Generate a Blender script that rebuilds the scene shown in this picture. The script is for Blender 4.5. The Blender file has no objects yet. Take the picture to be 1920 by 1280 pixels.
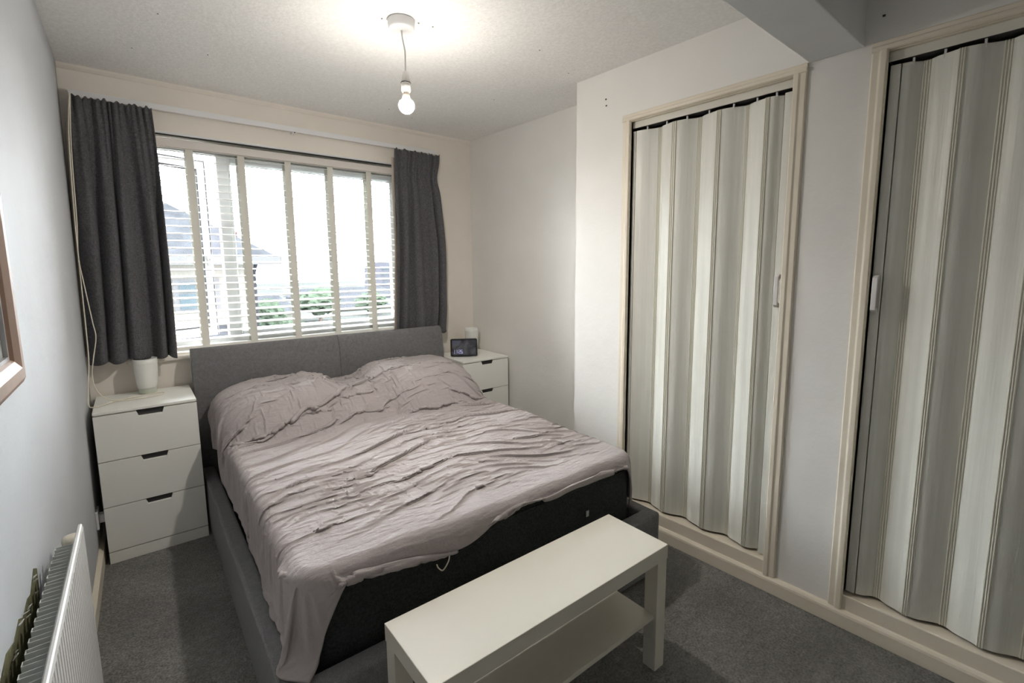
import bpy, bmesh, math, random
import numpy as np
from mathutils import Vector, Matrix
random.seed(7)
PI = math.pi
SC = bpy.context.scene
COL = SC.collection
H = 2.362            # ceiling height
W = 2.4146           # far part of the right wall
WD = 2.1386          # cupboard wall plane

# ------------------------------------------------------------------ camera
def add_camera():
    f_px, cy, yaw, pitch, roll = 908.064, 615.572, 0.7052, -0.1296, -0.0090
    pos = Vector((0.0694, -3.2536, 1.3890))
    f = Vector((math.sin(yaw)*math.cos(pitch), math.cos(yaw)*math.cos(pitch), math.sin(pitch)))
    r = f.cross(Vector((0, 0, 1))).normalized(); u = r.cross(f)
    c, s = math.cos(roll), math.sin(roll)
    r2, u2 = c*r + s*u, -s*r + c*u
    cam = bpy.data.cameras.new('camera'); o = bpy.data.objects.new('camera', cam); COL.objects.link(o)
    m = Matrix((r2, u2, -f)).transposed().to_4x4(); m.translation = pos
    o.matrix_world = m
    cam.sensor_fit = 'HORIZONTAL'; cam.sensor_width = 36.0
    cam.lens = 36.0*f_px/1920.0
    cam.shift_y = -(640.0 - cy)/1920.0
    cam.clip_start = 0.02; cam.clip_end = 400
    SC.camera = o
add_camera()

# ------------------------------------------------------------------ sky, lamp power, exposure
SKY = 31.5
BULB = 300.0
DOWN = 5.5
w = bpy.data.worlds.new('overcast_sky'); SC.world = w; w.use_nodes = True
bg = w.node_tree.nodes['Background']
bg.inputs['Color'].default_value = (0.93, 0.965, 1.0, 1); bg.inputs['Strength'].default_value = SKY
SC.view_settings.view_transform = 'Standard'
SC.view_settings.look = 'None'
SC.view_settings.gamma = 1.0
SC.view_settings.use_curve_mapping = False
SC.view_settings.exposure = 0.56
SC.cycles.max_bounces = 10
SC.cycles.diffuse_bounces = 6
SC.cycles.transparent_max_bounces = 16
SC.cycles.sample_clamp_indirect = 8.0
SC.cycles.caustics_reflective = False
SC.cycles.caustics_refractive = False
SC.cycles.use_denoising = True

# ------------------------------------------------------------------ materials
def node(nt, t, **kw):
    n = nt.nodes.new(t)
    for k, v in kw.items(): setattr(n, k, v)
    return n
def mat(name, col, rough=0.6, spec=0.4, metal=0.0, noise=None, bump=None, sheen=0.0, emit=None, coord='Object', subs=0.0):
    """noise=(scale, amount, (sx,sy,sz)) colour variation; bump=(scale, strength, dist, (sx,sy,sz))"""
    m = bpy.data.materials.new(name); m.use_nodes = True
    nt = m.node_tree; b = nt.nodes['Principled BSDF']
    b.inputs['Base Color'].default_value = (*col, 1); b.inputs['Roughness'].default_value = rough
    b.inputs['Specular IOR Level'].default_value = spec; b.inputs['Metallic'].default_value = metal
    if sheen: b.inputs['Sheen Weight'].default_value = sheen
    if emit:
        b.inputs['Emission Color'].default_value = (*emit[0], 1); b.inputs['Emission Strength'].default_value = emit[1]
    tc = node(nt, 'ShaderNodeTexCoord')
    def noisetex(scale, sc3, detail=4):
        mp = node(nt, 'ShaderNodeMapping'); mp.inputs['Scale'].default_value = sc3
        nt.links.new(tc.outputs[coord], mp.inputs[0])
        n = node(nt, 'ShaderNodeTexNoise'); n.inputs['Scale'].default_value = scale; n.inputs['Detail'].default_value = detail
        nt.links.new(mp.outputs[0], n.inputs['Vector']); return n
    if noise:
        last = None
        for (sc, amt, s3) in (noise if isinstance(noise, list) else [noise]):
            n = noisetex(sc, s3)
            rmp = node(nt, 'ShaderNodeMapRange'); rmp.inputs[1].default_value = 0.3; rmp.inputs[2].default_value = 0.7
            rmp.inputs[3].default_value = 1-amt; rmp.inputs[4].default_value = 1+amt
            nt.links.new(n.outputs['Fac'], rmp.inputs[0])
            mx = node(nt, 'ShaderNodeMix', data_type='RGBA', blend_type='MULTIPLY'); mx.inputs[0].default_value = 1
            if last is None: mx.inputs[6].default_value = (*col, 1)
            else: nt.links.new(last, mx.inputs[6])
            nt.links.new(rmp.outputs[0], mx.inputs[7]); last = mx.outputs[2]
        nt.links.new(last, b.inputs['Base Color'])
    if bump:
        prev = None
        for (sc, st, dist, s3) in (bump if isinstance(bump, list) else [bump]):
            n = noisetex(sc, s3, 5)
            bp = node(nt, 'ShaderNodeBump'); bp.inputs['Strength'].default_value = st; bp.inputs['Distance'].default_value = dist
            nt.links.new(n.outputs['Fac'], bp.inputs['Height'])
            if prev is not None: nt.links.new(prev, bp.inputs['Normal'])
            prev = bp.outputs[0]
        nt.links.new(prev, b.inputs['Normal'])
    return m
I3 = (1, 1, 1)
M = {}
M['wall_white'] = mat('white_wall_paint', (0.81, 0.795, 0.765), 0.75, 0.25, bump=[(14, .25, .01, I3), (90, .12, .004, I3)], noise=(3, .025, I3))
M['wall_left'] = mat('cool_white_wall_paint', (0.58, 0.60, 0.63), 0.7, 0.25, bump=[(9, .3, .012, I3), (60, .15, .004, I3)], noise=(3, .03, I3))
M['wall_cream'] = mat('warm_wall_paint', (0.84, 0.79, 0.725), 0.75, 0.25, bump=[(20, .2, .006, I3)], noise=(4, .03, I3))
M['ceiling'] = mat('stippled_ceiling_paint', (0.88, 0.875, 0.86), 0.85, 0.2, bump=[(75, .35, .007, I3)], noise=(70, .05, I3))
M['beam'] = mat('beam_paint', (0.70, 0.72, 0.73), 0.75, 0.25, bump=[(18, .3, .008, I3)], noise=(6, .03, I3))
M['trim'] = mat('cream_gloss_trim', (0.77, 0.70, 0.585), 0.38, 0.4, bump=[(12, .12, .004, I3)], noise=(5, .04, I3))
M['carpet'] = mat('grey_carpet', (0.20, 0.20, 0.19), 0.95, 0.1, noise=[(130, .42, I3), (38, .2, I3), (3.0, .22, I3)], bump=[(130, .9, .012, I3)], sheen=0.1)
M['vinyl'] = mat('accordion_vinyl', (0.755, 0.75, 0.69), 0.38, 0.45, noise=[(40, .07, (1, 1, .03))], bump=[(160, .35, .002, (1, 1, .03)), (22, .25, .006, (1, 1, .03))])
M['hinge'] = mat('accordion_hinge', (0.66, 0.64, 0.55), 0.4, 0.4)
M['track'] = mat('track_plastic', (0.72, 0.70, 0.63), 0.4, 0.4)
M['handle'] = mat('handle_plastic', (0.76, 0.74, 0.74), 0.35, 0.4)
M['laminate'] = mat('white_furniture_foil', (0.70, 0.67, 0.595), 0.32, 0.45, noise=(2, .015, I3))
M['chest'] = mat('white_chest_paint', (0.91, 0.91, 0.865), 0.4, 0.4, noise=(2, .015, I3))
M['dark_fill'] = mat('dark_marks_and_notch_shade', (0.05, 0.05, 0.05), 0.6, 0.3)
M['fabric'] = mat('grey_bed_fabric', (0.165, 0.165, 0.168), 0.9, 0.15, noise=[(420, .3, I3), (60, .12, I3)], bump=[(420, .5, .003, I3)], sheen=0.15)
M['mattress'] = mat('black_mattress_fabric', (0.022, 0.026, 0.025), 0.85, 0.25, noise=[(160, .5, I3)], bump=[(200, .4, .003, I3)])
M['duvet'] = mat('mauve_grey_cotton', (0.40, 0.362, 0.360), 0.85, 0.15, noise=[(6, .04, I3)], bump=[(26, .55, .012, (.8, 2.4, 1)), (110, .22, .003, I3)], sheen=0.12)
M['curtain'] = mat('charcoal_curtain', (0.10, 0.10, 0.106), 0.9, 0.12, noise=[(300, .3, (1, 1, .25)), (300, .25, (.25, .25, 1))], bump=[(260, .3, .002, I3)], sheen=0.1)
M['lining'] = mat('cream_lining', (0.62, 0.55, 0.48), 0.85, 0.15)
M['cord'] = mat('cream_cord', (0.76, 0.71, 0.60), 0.6, 0.3)
M['upvc'] = mat('white_window_frame', (0.80, 0.81, 0.82), 0.35, 0.45)
M['gasket'] = mat('black_gasket_and_gap_shade', (0.02, 0.02, 0.022), 0.6, 0.3)  # casement seals, and the painted shadow under the lintel bead
M['slat'] = mat('white_blind_slat', (0.80, 0.80, 0.77), 0.5, 0.4)
M['tape'] = mat('cream_ladder_tape', (0.75, 0.74, 0.68), 0.85, 0.1, bump=[(300, .3, .002, I3)])
M['valance'] = mat('blind_valance_paint', (0.78, 0.73, 0.69), 0.5, 0.35)
M['radiator'] = mat('white_radiator_enamel', (0.80, 0.80, 0.79), 0.35, 0.45)
M['fin'] = mat('grey_fin_steel', (0.62, 0.64, 0.62), 0.5, 0.4)
M['knob'] = mat('aged_cream_plastic', (0.66, 0.62, 0.52), 0.4, 0.4)
M['peel'] = mat('bare_olive_plaster', (0.155, 0.15, 0.085), 0.9, 0.1, noise=[(25, .35, I3)], bump=[(40, .5, .006, I3)])
M['flake'] = mat('paint_flake', (0.80, 0.80, 0.80), 0.7, 0.2)
M['wood'] = mat('brown_frame_wood', (0.30, 0.20, 0.15), 0.5, 0.3, noise=[(30, .3, (1, .12, .12))], bump=[(40, .3, .003, (1, .15, .15))])
M['liner'] = mat('silver_frame_liner', (0.55, 0.54, 0.55), 0.3, 0.5, metal=0.4)
M['mount'] = mat('grey_picture_mount', (0.33, 0.35, 0.34), 0.9, 0.1, noise=[(20, .15, I3)])
M['plaster_plastic'] = mat('white_plastic', (0.82, 0.82, 0.83), 0.4, 0.4)
M['lampholder'] = mat('lampholder_plastic', (0.74, 0.72, 0.69), 0.4, 0.4)
M['brass'] = mat('bulb_cap_metal', (0.55, 0.50, 0.38), 0.35, 0.5, metal=0.8)
M['opal'] = mat('opal_glass', (0.82, 0.83, 0.80), 0.25, 0.5)
M['lampbase'] = mat('frosted_base_glass', (0.56, 0.60, 0.52), 0.3, 0.5)
M['black'] = mat('black_plastic', (0.018, 0.018, 0.02), 0.35, 0.4)
M['bulb_on'] = mat('glowing_bulb', (1, 1, 1), 0.4, 0.3, emit=((1.0, 0.94, 0.85), BULB))
M['bulb_neck'] = mat('bulb_neck', (0.80, 0.70, 0.60), 0.4, 0.3)
M['digits'] = mat('clock_digits', (0.3, 0.3, 0.5), 0.5, 0.3, emit=((0.45, 0.47, 0.75), 0.45))
M['slate'] = mat('grey_roof_slate', (0.0165, 0.0172, 0.0192), 1.0, 0.0, noise=[(3, .2, I3)])
M['render'] = mat('cream_house_render', (0.055, 0.0525, 0.047), 1.0, 0.0, noise=[(1.5, .04, I3)])
M['brick'] = mat('red_brick', (0.027, 0.0158, 0.0138), 1.0, 0.0, noise=[(9, .25, I3)])
M['fascia'] = mat('white_fascia', (0.032, 0.032, 0.033), 1.0, 0.0)
M['house_glass'] = mat('house_window_glass', (0.019, 0.025, 0.0285), 1.0, 0.0)
M['pipe'] = mat('grey_drain_pipe', (0.010, 0.010, 0.012), 1.0, 0.0)
M['flats'] = mat('pale_flats_wall', (0.0285, 0.0285, 0.0338), 1.0, 0.0)
M['foliage'] = mat('hedge_green', (0.021, 0.028, 0.020), 1.0, 0.0, noise=[(2.5, .4, I3)])
M['trunk'] = mat('bark', (0.08, 0.06, 0.05), 1.0, 0.0)
M['grass'] = mat('distant_ground', (0.0255, 0.027, 0.0258), 1.0, 0.0, noise=[(.15, .25, I3)])

def glass_mat():
    m = bpy.data.materials.new('window_glass'); m.use_nodes = True; nt = m.node_tree
    nt.nodes.remove(nt.nodes['Principled BSDF'])
    tr = node(nt, 'ShaderNodeBsdfTransparent'); tr.inputs[0].default_value = (.95, .97, .97, 1)
    gl = node(nt, 'ShaderNodeBsdfGlossy'); gl.inputs['Roughness'].default_value = 0.02
    fr = node(nt, 'ShaderNodeFresnel'); fr.inputs[0].default_value = 1.45
    mx = node(nt, 'ShaderNodeMixShader')
    nt.links.new(fr.outputs[0], mx.inputs[0]); nt.links.new(tr.outputs[0], mx.inputs[1]); nt.links.new(gl.outputs[0], mx.inputs[2])
    nt.links.new(mx.outputs[0], nt.nodes['Material Output'].inputs[0])
    return m
M['glass'] = glass_mat()
def ramp_mat(name, stops, scale, sc3, rough, detail=6, emit=0.0, dist=0.6):
    m = bpy.data.materials.new(name); m.use_nodes = True; nt = m.node_tree; b = nt.nodes['Principled BSDF']
    tc = node(nt, 'ShaderNodeTexCoord'); mp = node(nt, 'ShaderNodeMapping'); mp.inputs['Scale'].default_value = sc3
    n = node(nt, 'ShaderNodeTexNoise'); n.inputs['Scale'].default_value = scale; n.inputs['Detail'].default_value = detail
    n.inputs['Distortion'].default_value = dist
    cr = node(nt, 'ShaderNodeValToRGB')
    while len(cr.color_ramp.elements) < len(stops): cr.color_ramp.elements.new(0.5)
    for e, (p, c) in zip(cr.color_ramp.elements, stops): e.position = p; e.color = (*c, 1)
    nt.links.new(tc.outputs['Object'], mp.inputs[0]); nt.links.new(mp.outputs[0], n.inputs['Vector'])
    nt.links.new(n.outputs['Fac'], cr.inputs[0]); nt.links.new(cr.outputs[0], b.inputs['Base Color'])
    b.inputs['Roughness'].default_value = rough
    if emit:
        nt.links.new(cr.outputs[0], b.inputs['Emission Color']); b.inputs['Emission Strength'].default_value = emit
    return m
M['art'] = ramp_mat('dark_blue_artwork', [(.3, (.008, .01, .03)), (.5, (.02, .03, .09)), (.62, (.05, .08, .2)), (.72, (.3, .35, .5))], 7, (1, 1.4, .7), 0.12)
M['screen'] = ramp_mat('display_picture', [(.3, (.015, .015, .017)), (.45, (.035, .035, .04)), (.55, (.06, .06, .065)), (.65, (.05, .05, .09))], 14, (1, 1, 1), 0.15, emit=0.35)

# ------------------------------------------------------------------ mesh helpers
class MB:
    def __init__(s): s.v = []; s.f = []
    def add(s, v, f):
        o = len(s.v); s.v += [tuple(p) for p in v]; s.f += [tuple(i+o for i in q) for q in f]; return s
    def box(s, x0, x1, y0, y1, z0, z1, m=None):
        v = [(x, y, z) for z in (z0, z1) for y in (y0, y1) for x in (x0, x1)]
        if m is not None: v = [m @ Vector(p) for p in v]
        return s.add(v, [(0, 2, 3, 1), (4, 5, 7, 6), (0, 1, 5, 4), (2, 6, 7, 3), (0, 4, 6, 2), (1, 3, 7, 5)])
    def prism(s, poly, axis, lo, hi):
        n = len(poly)
        def P(a, b, t): return {'x': (t, a, b), 'y': (a, t, b), 'z': (a, b, t)}[axis]
        v = [P(a, b, lo) for a, b in poly] + [P(a, b, hi) for a, b in poly]
        f = [tuple(range(n)), tuple(range(2*n-1, n-1, -1))] + [(i, i+n, (i+1) % n + n, (i+1) % n) for i in range(n)]
        return s.add(v, f)
    def tube(s, path, r, seg=10, cap=True):
        pts = [Vector(p) for p in path]; n = len(pts); rs = r if isinstance(r, (list, tuple)) else [r]*n
        v = []; up = None
        for i, p in enumerate(pts):
            t = (pts[min(i+1, n-1)] - pts[max(i-1, 0)]).normalized()
            if up is None:
                up = Vector((0, 0, 1)) if abs(t.z) < .9 else Vector((1, 0, 0))
            a = t.cross(up).normalized(); b = a.cross(t).normalized(); up = b
            for k in range(seg):
                q = 2*PI*k/seg; v.append(p + (a*math.cos(q) + b*math.sin(q))*rs[i])
        f = [(i*seg+k, i*seg+(k+1) % seg, (i+1)*seg+(k+1) % seg, (i+1)*seg+k) for i in range(n-1) for k in range(seg)]
        if cap: f += [tuple(range(seg-1, -1, -1)), tuple((n-1)*seg+k for k in range(seg))]
        return s.add(v, f)
    def lathe(s, prof, seg=28, c=(0, 0, 0)):
        v = []; n = len(prof)
        for r, z in prof:
            for k in range(seg):
                q = 2*PI*k/seg; v.append((c[0]+r*math.cos(q), c[1]+r*math.sin(q), c[2]+z))
        f = [(i*seg+k, i*seg+(k+1) % seg, (i+1)*seg+(k+1) % seg, (i+1)*seg+k) for i in range(n-1) for k in range(seg)]
        f += [tuple(range(seg-1, -1, -1)), tuple((n-1)*seg+k for k in range(seg))]
        return s.add(v, f)
    def grid(s, fn, nu, nv):
        v = [fn(i/(nu-1), j/(nv-1)) for j in range(nv) for i in range(nu)]
        f = [(j*nu+i, j*nu+i+1, (j+1)*nu+i+1, (j+1)*nu+i) for j in range(nv-1) for i in range(nu-1)]
        return s.add(v, f)
    def mesh(s, name, m, smooth=False, fix=True):
        me = bpy.data.meshes.new(name); me.from_pydata([tuple(p) for p in s.v], [], s.f)
        if fix:
            bm = bmesh.new(); bm.from_mesh(me); bmesh.ops.recalc_face_normals(bm, faces=bm.faces); bm.to_mesh(me); bm.free()
        me.materials.append(m)
        if smooth: me.polygons.foreach_set('use_smooth', [True]*len(me.polygons))
        me.update(); return me
    def build(s, name, m, parent=None, loc=(0, 0, 0), rotz=0, smooth=False, bevel=0, seg=2, solid=0, fix=True):
        return put(name, s.mesh(name, m, smooth, fix), parent, loc, rotz, bevel, seg, solid)
def put(name, me, parent=None, loc=(0, 0, 0), rotz=0, bevel=0, seg=2, solid=0):
    o = bpy.data.objects.new(name, me); COL.objects.link(o); o.location = loc; o.rotation_euler = (0, 0, rotz)
    if parent is not None: o.parent = parent
    if solid:
        d = o.modifiers.new('solid', 'SOLIDIFY'); d.thickness = solid; d.offset = 0
    if bevel:
        b = o.modifiers.new('bevel', 'BEVEL'); b.width = bevel; b.segments = seg; b.limit_method = 'ANGLE'; b.angle_limit = 0.6
    return o
def tag(o, label=None, cat=None, group=None, kind=None):
    for k, v in (('label', label), ('category', cat), ('group', group), ('kind', kind)):
        if v: o[k] = v
    return o
def thing(name, label, cat, loc=(0, 0, 0), rotz=0, group=None):
    o = bpy.data.objects.new(name, None); COL.objects.link(o); o.location = loc; o.rotation_euler = (0, 0, rotz)
    o.empty_display_size = .05
    return tag(o, label, cat, group)
def struct_root(name, loc=(0, 0, 0)):
    o = bpy.data.objects.new(name, None); COL.objects.link(o); o.location = loc; o.empty_display_size = .05
    return tag(o, kind='structure')
def rrect(x0, x1, y0, y1, r, n=5):
    out = []
    for cx, cy, a0 in ((x1-r, y1-r, 0), (x0+r, y1-r, 90), (x0+r, y0+r, 180), (x1-r, y0+r, 270)):
        for k in range(n+1):
            a = math.radians(a0 + 90*k/n); out.append((cx+r*math.cos(a), cy+r*math.sin(a)))
    return out
def smooth(x, a, b):
    t = min(max((x-a)/(b-a), 0), 1); return t*t*(3-2*t)

# ------------------------------------------------------------------ room shell
YN = -4.45
tag(MB().box(-.6, 3.0, YN-.1, .32, -.12, 0).build('floor', M['carpet']), kind='structure')
tag(MB().box(-.6, 3.0, YN-.1, .32, H, H+.12).build('ceiling', M['ceiling']), kind='structure')

# left wall: slightly out of square and leaning
def left_x(y, z):
    t = -y/3.6; k = z/H
    bot = -.020 + (-.22+.020)*t; top = .012 + (-.12-.012)*t
    hollow = .028*smooth(-y, .85, 1.55)*(1-smooth(z, .66, 1.08))     # old plaster, not flat
    return bot + (top-bot)*k - hollow
mb = MB(); ys = [.0 - 4.55*i/44 for i in range(45)]; zs = [H*i/20 for i in range(21)]
n = len(ys); v = [(left_x(y, z), y, z) for z in zs for y in ys] + [(left_x(y, z)-.15, y, z) for z in zs for y in ys]
nf = n*len(zs); f = []
for j in range(len(zs)-1):
    for i in range(n-1):
        a = j*n+i; f += [(a, a+1, a+n+1, a+n), (nf+a, nf+a+n, nf+a+n+1, nf+a+1)]
for i in range(n-1):
    a = i; b = (len(zs)-1)*n+i; f += [(a, nf+a, nf+a+1, a+1), (b, b+1, nf+b+1, nf+b)]
for j in range(len(zs)-1):
    a = j*n; b = j*n+n-1; f += [(a, a+n, nf+a+n, nf+a), (b, nf+b, nf+b+n, b+n)]
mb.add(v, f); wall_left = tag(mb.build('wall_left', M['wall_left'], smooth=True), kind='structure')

# window wall with its opening
OX0, OX1, OZ0, OZ1 = .17, 1.87, .905, 2.105
mb = MB()
mb.box(-.3, OX0, 0, .28, 0, H).box(OX1, W+.12, 0, .28, 0, H).box(OX0, OX1, 0, .28, 0, OZ0).box(OX0, OX1, 0, .28, OZ1, H)
wall_back = tag(mb.build('wall_back', M['wall_cream']), kind='structure')
# right wall: recessed far part, return, cupboard front with two openings, cupboard backs
D1a, D1b, D2a, D2b, DT, DS = -1.742, -2.483, -2.765, -3.505, 2.088, .128
mb = MB()
mb.box(W, W+.12, -1.3825, .0, 0, H)
mb.box(WD, W+.6, -1.4825, -1.3825, 0, H)
mb.box(WD, WD+.09, D1a, -1.4825, 0, H).box(WD, WD+.09, D1b, D1a, DT, H).box(WD, WD+.09, D2a, D1b, 0, H)
mb.box(WD, WD+.09, D2b, D2a, DT, H).box(WD, WD+.09, YN, D2b, 0, H)
mb.box(WD+.75, WD+.85, YN, -1.4825, 0, H)
wall_right = tag(mb.build('wall_right', M['wall_white']), kind='structure')
tag(MB().box(-.6, 3.0, YN-.1, YN, 0, H).build('wall_near', M['wall_white']), kind='structure')
# downstand beam across the room
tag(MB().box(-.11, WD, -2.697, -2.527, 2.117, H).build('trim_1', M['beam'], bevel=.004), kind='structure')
# small cove bead where window wall meets ceiling
mb = MB(); mb.prism([(0, H), (0, H-.022), (-.006, H-.020), (-.016, H-.010), (-.020, H)], 'x', .012, W)
tag(mb.build('trim_2', M['wall_cream'], smooth=False), kind='structure')
# skirting along cupboard wall (rounded top)
prof = [(WD, 0), (WD-.022, 0), (WD-.022, .052), (WD-.020, .060), (WD-.014, .067), (WD-.004, .071), (WD, .071)]
mb = MB(); mb.prism(prof, 'y', YN, -1.39)
tag(mb.build('baseboard_right', M['trim'], bevel=.002), kind='structure')
mb = MB(); mb.prism([(W, 0), (W-.018, 0), (W-.018, .07), (W-.008, .08), (W, .08)], 'y', -1.38, 0)
tag(mb.build('baseboard_far', M['trim']), kind='structure')
mb = MB()
vv = []
for y in ys:
    x = left_x(y, .03); vv += [(x-.01, y, 0), (x+.018, y, 0), (x+.018, y, .068), (x+.006, y, .08), (x-.01, y, .08)]
ff = []
for i in range(n-1):
    for k in range(5):
        a = i*5+k; b = i*5+(k+1) % 5; ff.append((a, b, b+5, a+5))
ff += [(0, 1, 2, 3, 4), tuple((n-1)*5+k for k in (4, 3, 2, 1, 0))]
mb.add(vv, ff); tag(mb.build('baseboard_left', M['trim']), kind='structure')
# nail and screw marks
def marks(name, pts, parent, r=.004):
    mb = MB()
    for p, ax in pts:
        if ax == 'z': mb.lathe([(r, -.0022), (r*.7, -.003)], 8, p)
        elif ax == 'x': mb.box(p[0]-.002, p[0]+.001, p[1]-r, p[1]+r, p[2]-r*.8, p[2]+r*.8)
        else: mb.box(p[0]-r, p[0]+r, p[1]-.002, p[1]+.001, p[2]-r*.6, p[2]+r*.6)
    o = mb.build(name, M['dark_fill'], parent); return tag(o, kind='stuff')
marks('screw_mark', [((WD, -1.583, 2.228), 'x'), ((WD, -1.586, 2.196), 'x'), ((WD, -2.745, 2.20), 'x')], wall_right)
ceil = bpy.data.objects['ceiling']
marks('screw_mark', [((x, y, H), 'z') for x, y in [(1.02, -1.36), (1.13, -1.30), (1.15, -1.42), (1.21, -1.43), (.28, -.42), (.55, -.55), (.34, -.85), (1.55, -.35), (1.75, -.28), (1.95, -.9), (1.7, -1.55), (2.0, -1.45)]], ceil, .0035)

# ------------------------------------------------------------------ accordion cupboard doors
def architrave(parent, ya, yb, zt, ww, wt):
    """ya > yb: opening edges; ww: side width, wt: top width"""
    x1 = WD; x0 = WD-.016
    def side(yi, yo):
        s = 1 if yo > yi else -1
        p = [(x1, yi-s*.004), (x0+.004, yi-s*.004), (x0-.002, yi), (x0-.002, yi+s*ww*.35), (x0+.003, yi+s*ww*.5), (x0+.003, yo-s*.004), (x0+.008, yo), (x1, yo)]
        MB().prism(p, 'z', .0 if False else .069, zt+.0).build('architrave', M['trim'], parent, bevel=.0015)
    side(ya, ya+ww); side(yb, yb-ww)
    p = [(x1, zt-.004), (x0+.004, zt-.004), (x0-.002, zt), (x0-.002, zt+wt*.35), (x0+.003, zt+wt*.5), (x0+.003, zt+wt-.004), (x0+.008, zt+wt), (x1, zt+wt)]
    MB().prism(p, 'y', yb-ww, ya+ww).build('architrave', M['trim'], parent, bevel=.0015)
def accordion(name, ya, yb, bounds, handle_y, post_far):
    """bounds: list of (y_start, y_end, x_start, x_end) per panel going towards the camera"""
    root = struct_root(name)
    architrave(root, ya, yb, DT, .043, .031)
    # lining of the opening: jambs, head and raised sill
    MB().box(WD-.001, WD+.11, ya, ya+.012, DS, DT).build('jamb', M['trim'], root)
    MB().box(WD-.001, WD+.11, yb-.012, yb, DS, DT).build('jamb', M['trim'], root)
    MB().box(WD-.001, WD+.11, yb-.012, ya+.012, DT-.006, DT+.004).build('jamb', M['trim'], root)
    MB().box(WD-.006, WD+.12, yb-.002, ya+.002, 0, DS).build('threshold', M['trim'], root, bevel=.004)
    t = MB().box(WD+.014, WD+.066, yb, ya, DT-.036, DT-.006).build('track', M['track'], root, bevel=.002)
    MB().box(WD+.018, WD+.062, yb+.004, ya-.004, DT-.0362, DT-.0355).build('slot', M['dark_fill'], t)
    z0, z1 = DS+.012, DT-.050
    for i, (y0, y1, x0, x1, curve) in enumerate(bounds):
        nn = 12; pts = []
        dx, dy = x1-x0, y1-y0; L = math.hypot(dx, dy); nx, ny = dy/L, -dx/L
        for k in range(nn+1):
            s = k/nn; o = curve*math.sin(s*PI*2)*.6 + curve*math.sin(s*PI)
            pts.append((x0+dx*s+nx*o, y0+dy*s+ny*o))
        back = [(x+.004, y) for x, y in reversed(pts)]
        mb = MB(); mb.prism(pts+back, 'z', z0, z1)
        o = mb.build('panel', M['vinyl'], root, smooth=False)
        for pl in o.data.polygons: pl.use_smooth = abs(pl.normal.z) < .5
        md = o.modifiers.new('edge', 'EDGE_SPLIT'); md.split_angle = .7
        # runner clip at the top of the panel
        mx, my = (x0+x1)/2, (y0+y1)/2
        MB().box(mx-.004, mx+.004, my-.003, my+.003, z1-.012, DT-.034).build('hanger', M['handle'], root)
        if i+1 < len(bounds):
            y2, x2 = bounds[i+1][0], bounds[i+1][2]
            mb = MB()
            mb.prism([(x1-.002, y1+.001), (x2-.002, y2-.001), (x2+.004, y2-.001), (x1+.004, y1+.001)], 'z', z0+.001, z1-.001)
            for (xx, yy) in ((x1, y1), ((x1+x2)/2, (y1+y2)/2), (x2, y2)):
                mb.prism([(xx+.0035*math.cos(a)-.001, yy+.0028*math.sin(a)) for a in [PI*2*k/8 for k in range(8)]], 'z', z0+.0005, z1-.0005)
            mb.build('hinge', M['hinge'], root)
    # end post with the pull
    (p0, p1) = handle_y
    post = MB().box(WD+.012, WD+.040, p1, p0, z0, z1).build('end_post', M['vinyl'], root, bevel=.002)
    a = (p0+p1)/2
    hb = MB(); zc = 1.278; L = .066; x = WD+.012
    prof = [(x, zc+L), (x-.012, zc+L), (x-.026, zc+L-.010), (x-.026, zc-L+.010), (x-.012, zc-L), (x, zc-L), (x, zc-L+.016), (x-.012, zc-L+.018), (x-.016, zc-L+.024), (x-.016, zc+L-.024), (x-.012, zc+L-.018), (x, zc+L-.016)]
    hb.prism(prof, 'y', a-.008, a+.008).build('handle', M['handle'], root, bevel=.002)
    (q0, q1) = post_far
    MB().box(WD+.014, WD+.042, q1, q0, z0, z1).build('end_post', M['vinyl'], root, bevel=.002)
    return root
V_, P_ = WD+.050, WD+.014
ys1 = [(-1.762, -1.868), (-1.882, -1.962), (-1.980, -2.070), (-2.085, -2.175), (-2.190, -2.284), (-2.292, -2.374), (-2.386, -2.432)]
b1 = []
for i, (a, b) in enumerate(ys1):
    b1.append((a, b, P_+.004 if i == 0 else (P_ if i % 2 == 0 else V_), V_-.010 if i == 6 else (V_ if i % 2 == 0 else P_), .004))
accordion('door_1', D1a, D1b, b1, (-2.444, -2.481), (-1.746, -1.760))
ys2 = [(-2.803, -2.855), (-2.870, -2.945), (-2.957, -3.042), (-3.056, -3.140), (-3.152, -3.236), (-3.248, -3.334), (-3.346, -3.430), (-3.442, -3.485)]
b2 = []
for i, (a, b) in enumerate(ys2):
    b2.append((a, b, WD+.018 if i == 0 else (P_ if i % 2 == 0 else V_), V_ if i % 2 == 0 else P_, .004))
accordion('door_2', D2a, D2b, b2, (-2.772, -2.800), (-3.490, -3.503))

# ------------------------------------------------------------------ window
win = struct_root('window_1')
FY0, FY1 = .135, .195
fr = MB(); t = .055
fr.box(OX0, OX0+t, FY0, FY1, OZ0, OZ1).box(OX1-t, OX1, FY0, FY1, OZ0, OZ1).box(OX0+t, OX1-t, FY0, FY1, OZ0, OZ0+t).box(OX0+t, OX1-t, FY0, FY1, OZ1-t, OZ1)
fr.build('window_frame', M['upvc'], win, bevel=.004)
MB().box(.664, .726, FY0-.004, FY1+.004, OZ0+t, OZ1-t).build('mullion', M['upvc'], win, bevel=.006)
pf = MB(); x0, x1, z0, z1, s = .726, OX1-t, OZ0+t, OZ1-t, .038
pf.box(x0, x0+.014, FY0+.005, FY1-.005, z0, z1).box(x1-s, x1, FY0+.005, FY1-.005, z0, z1).box(x0+.014, x1-s, FY0+.005, FY1-.005, z0, z0+s).box(x0+.014, x1-s, FY0+.005, FY1-.005, z1-s, z1)
sash = pf.build('fixed_sash', M['upvc'], win, bevel=.004)
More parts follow.
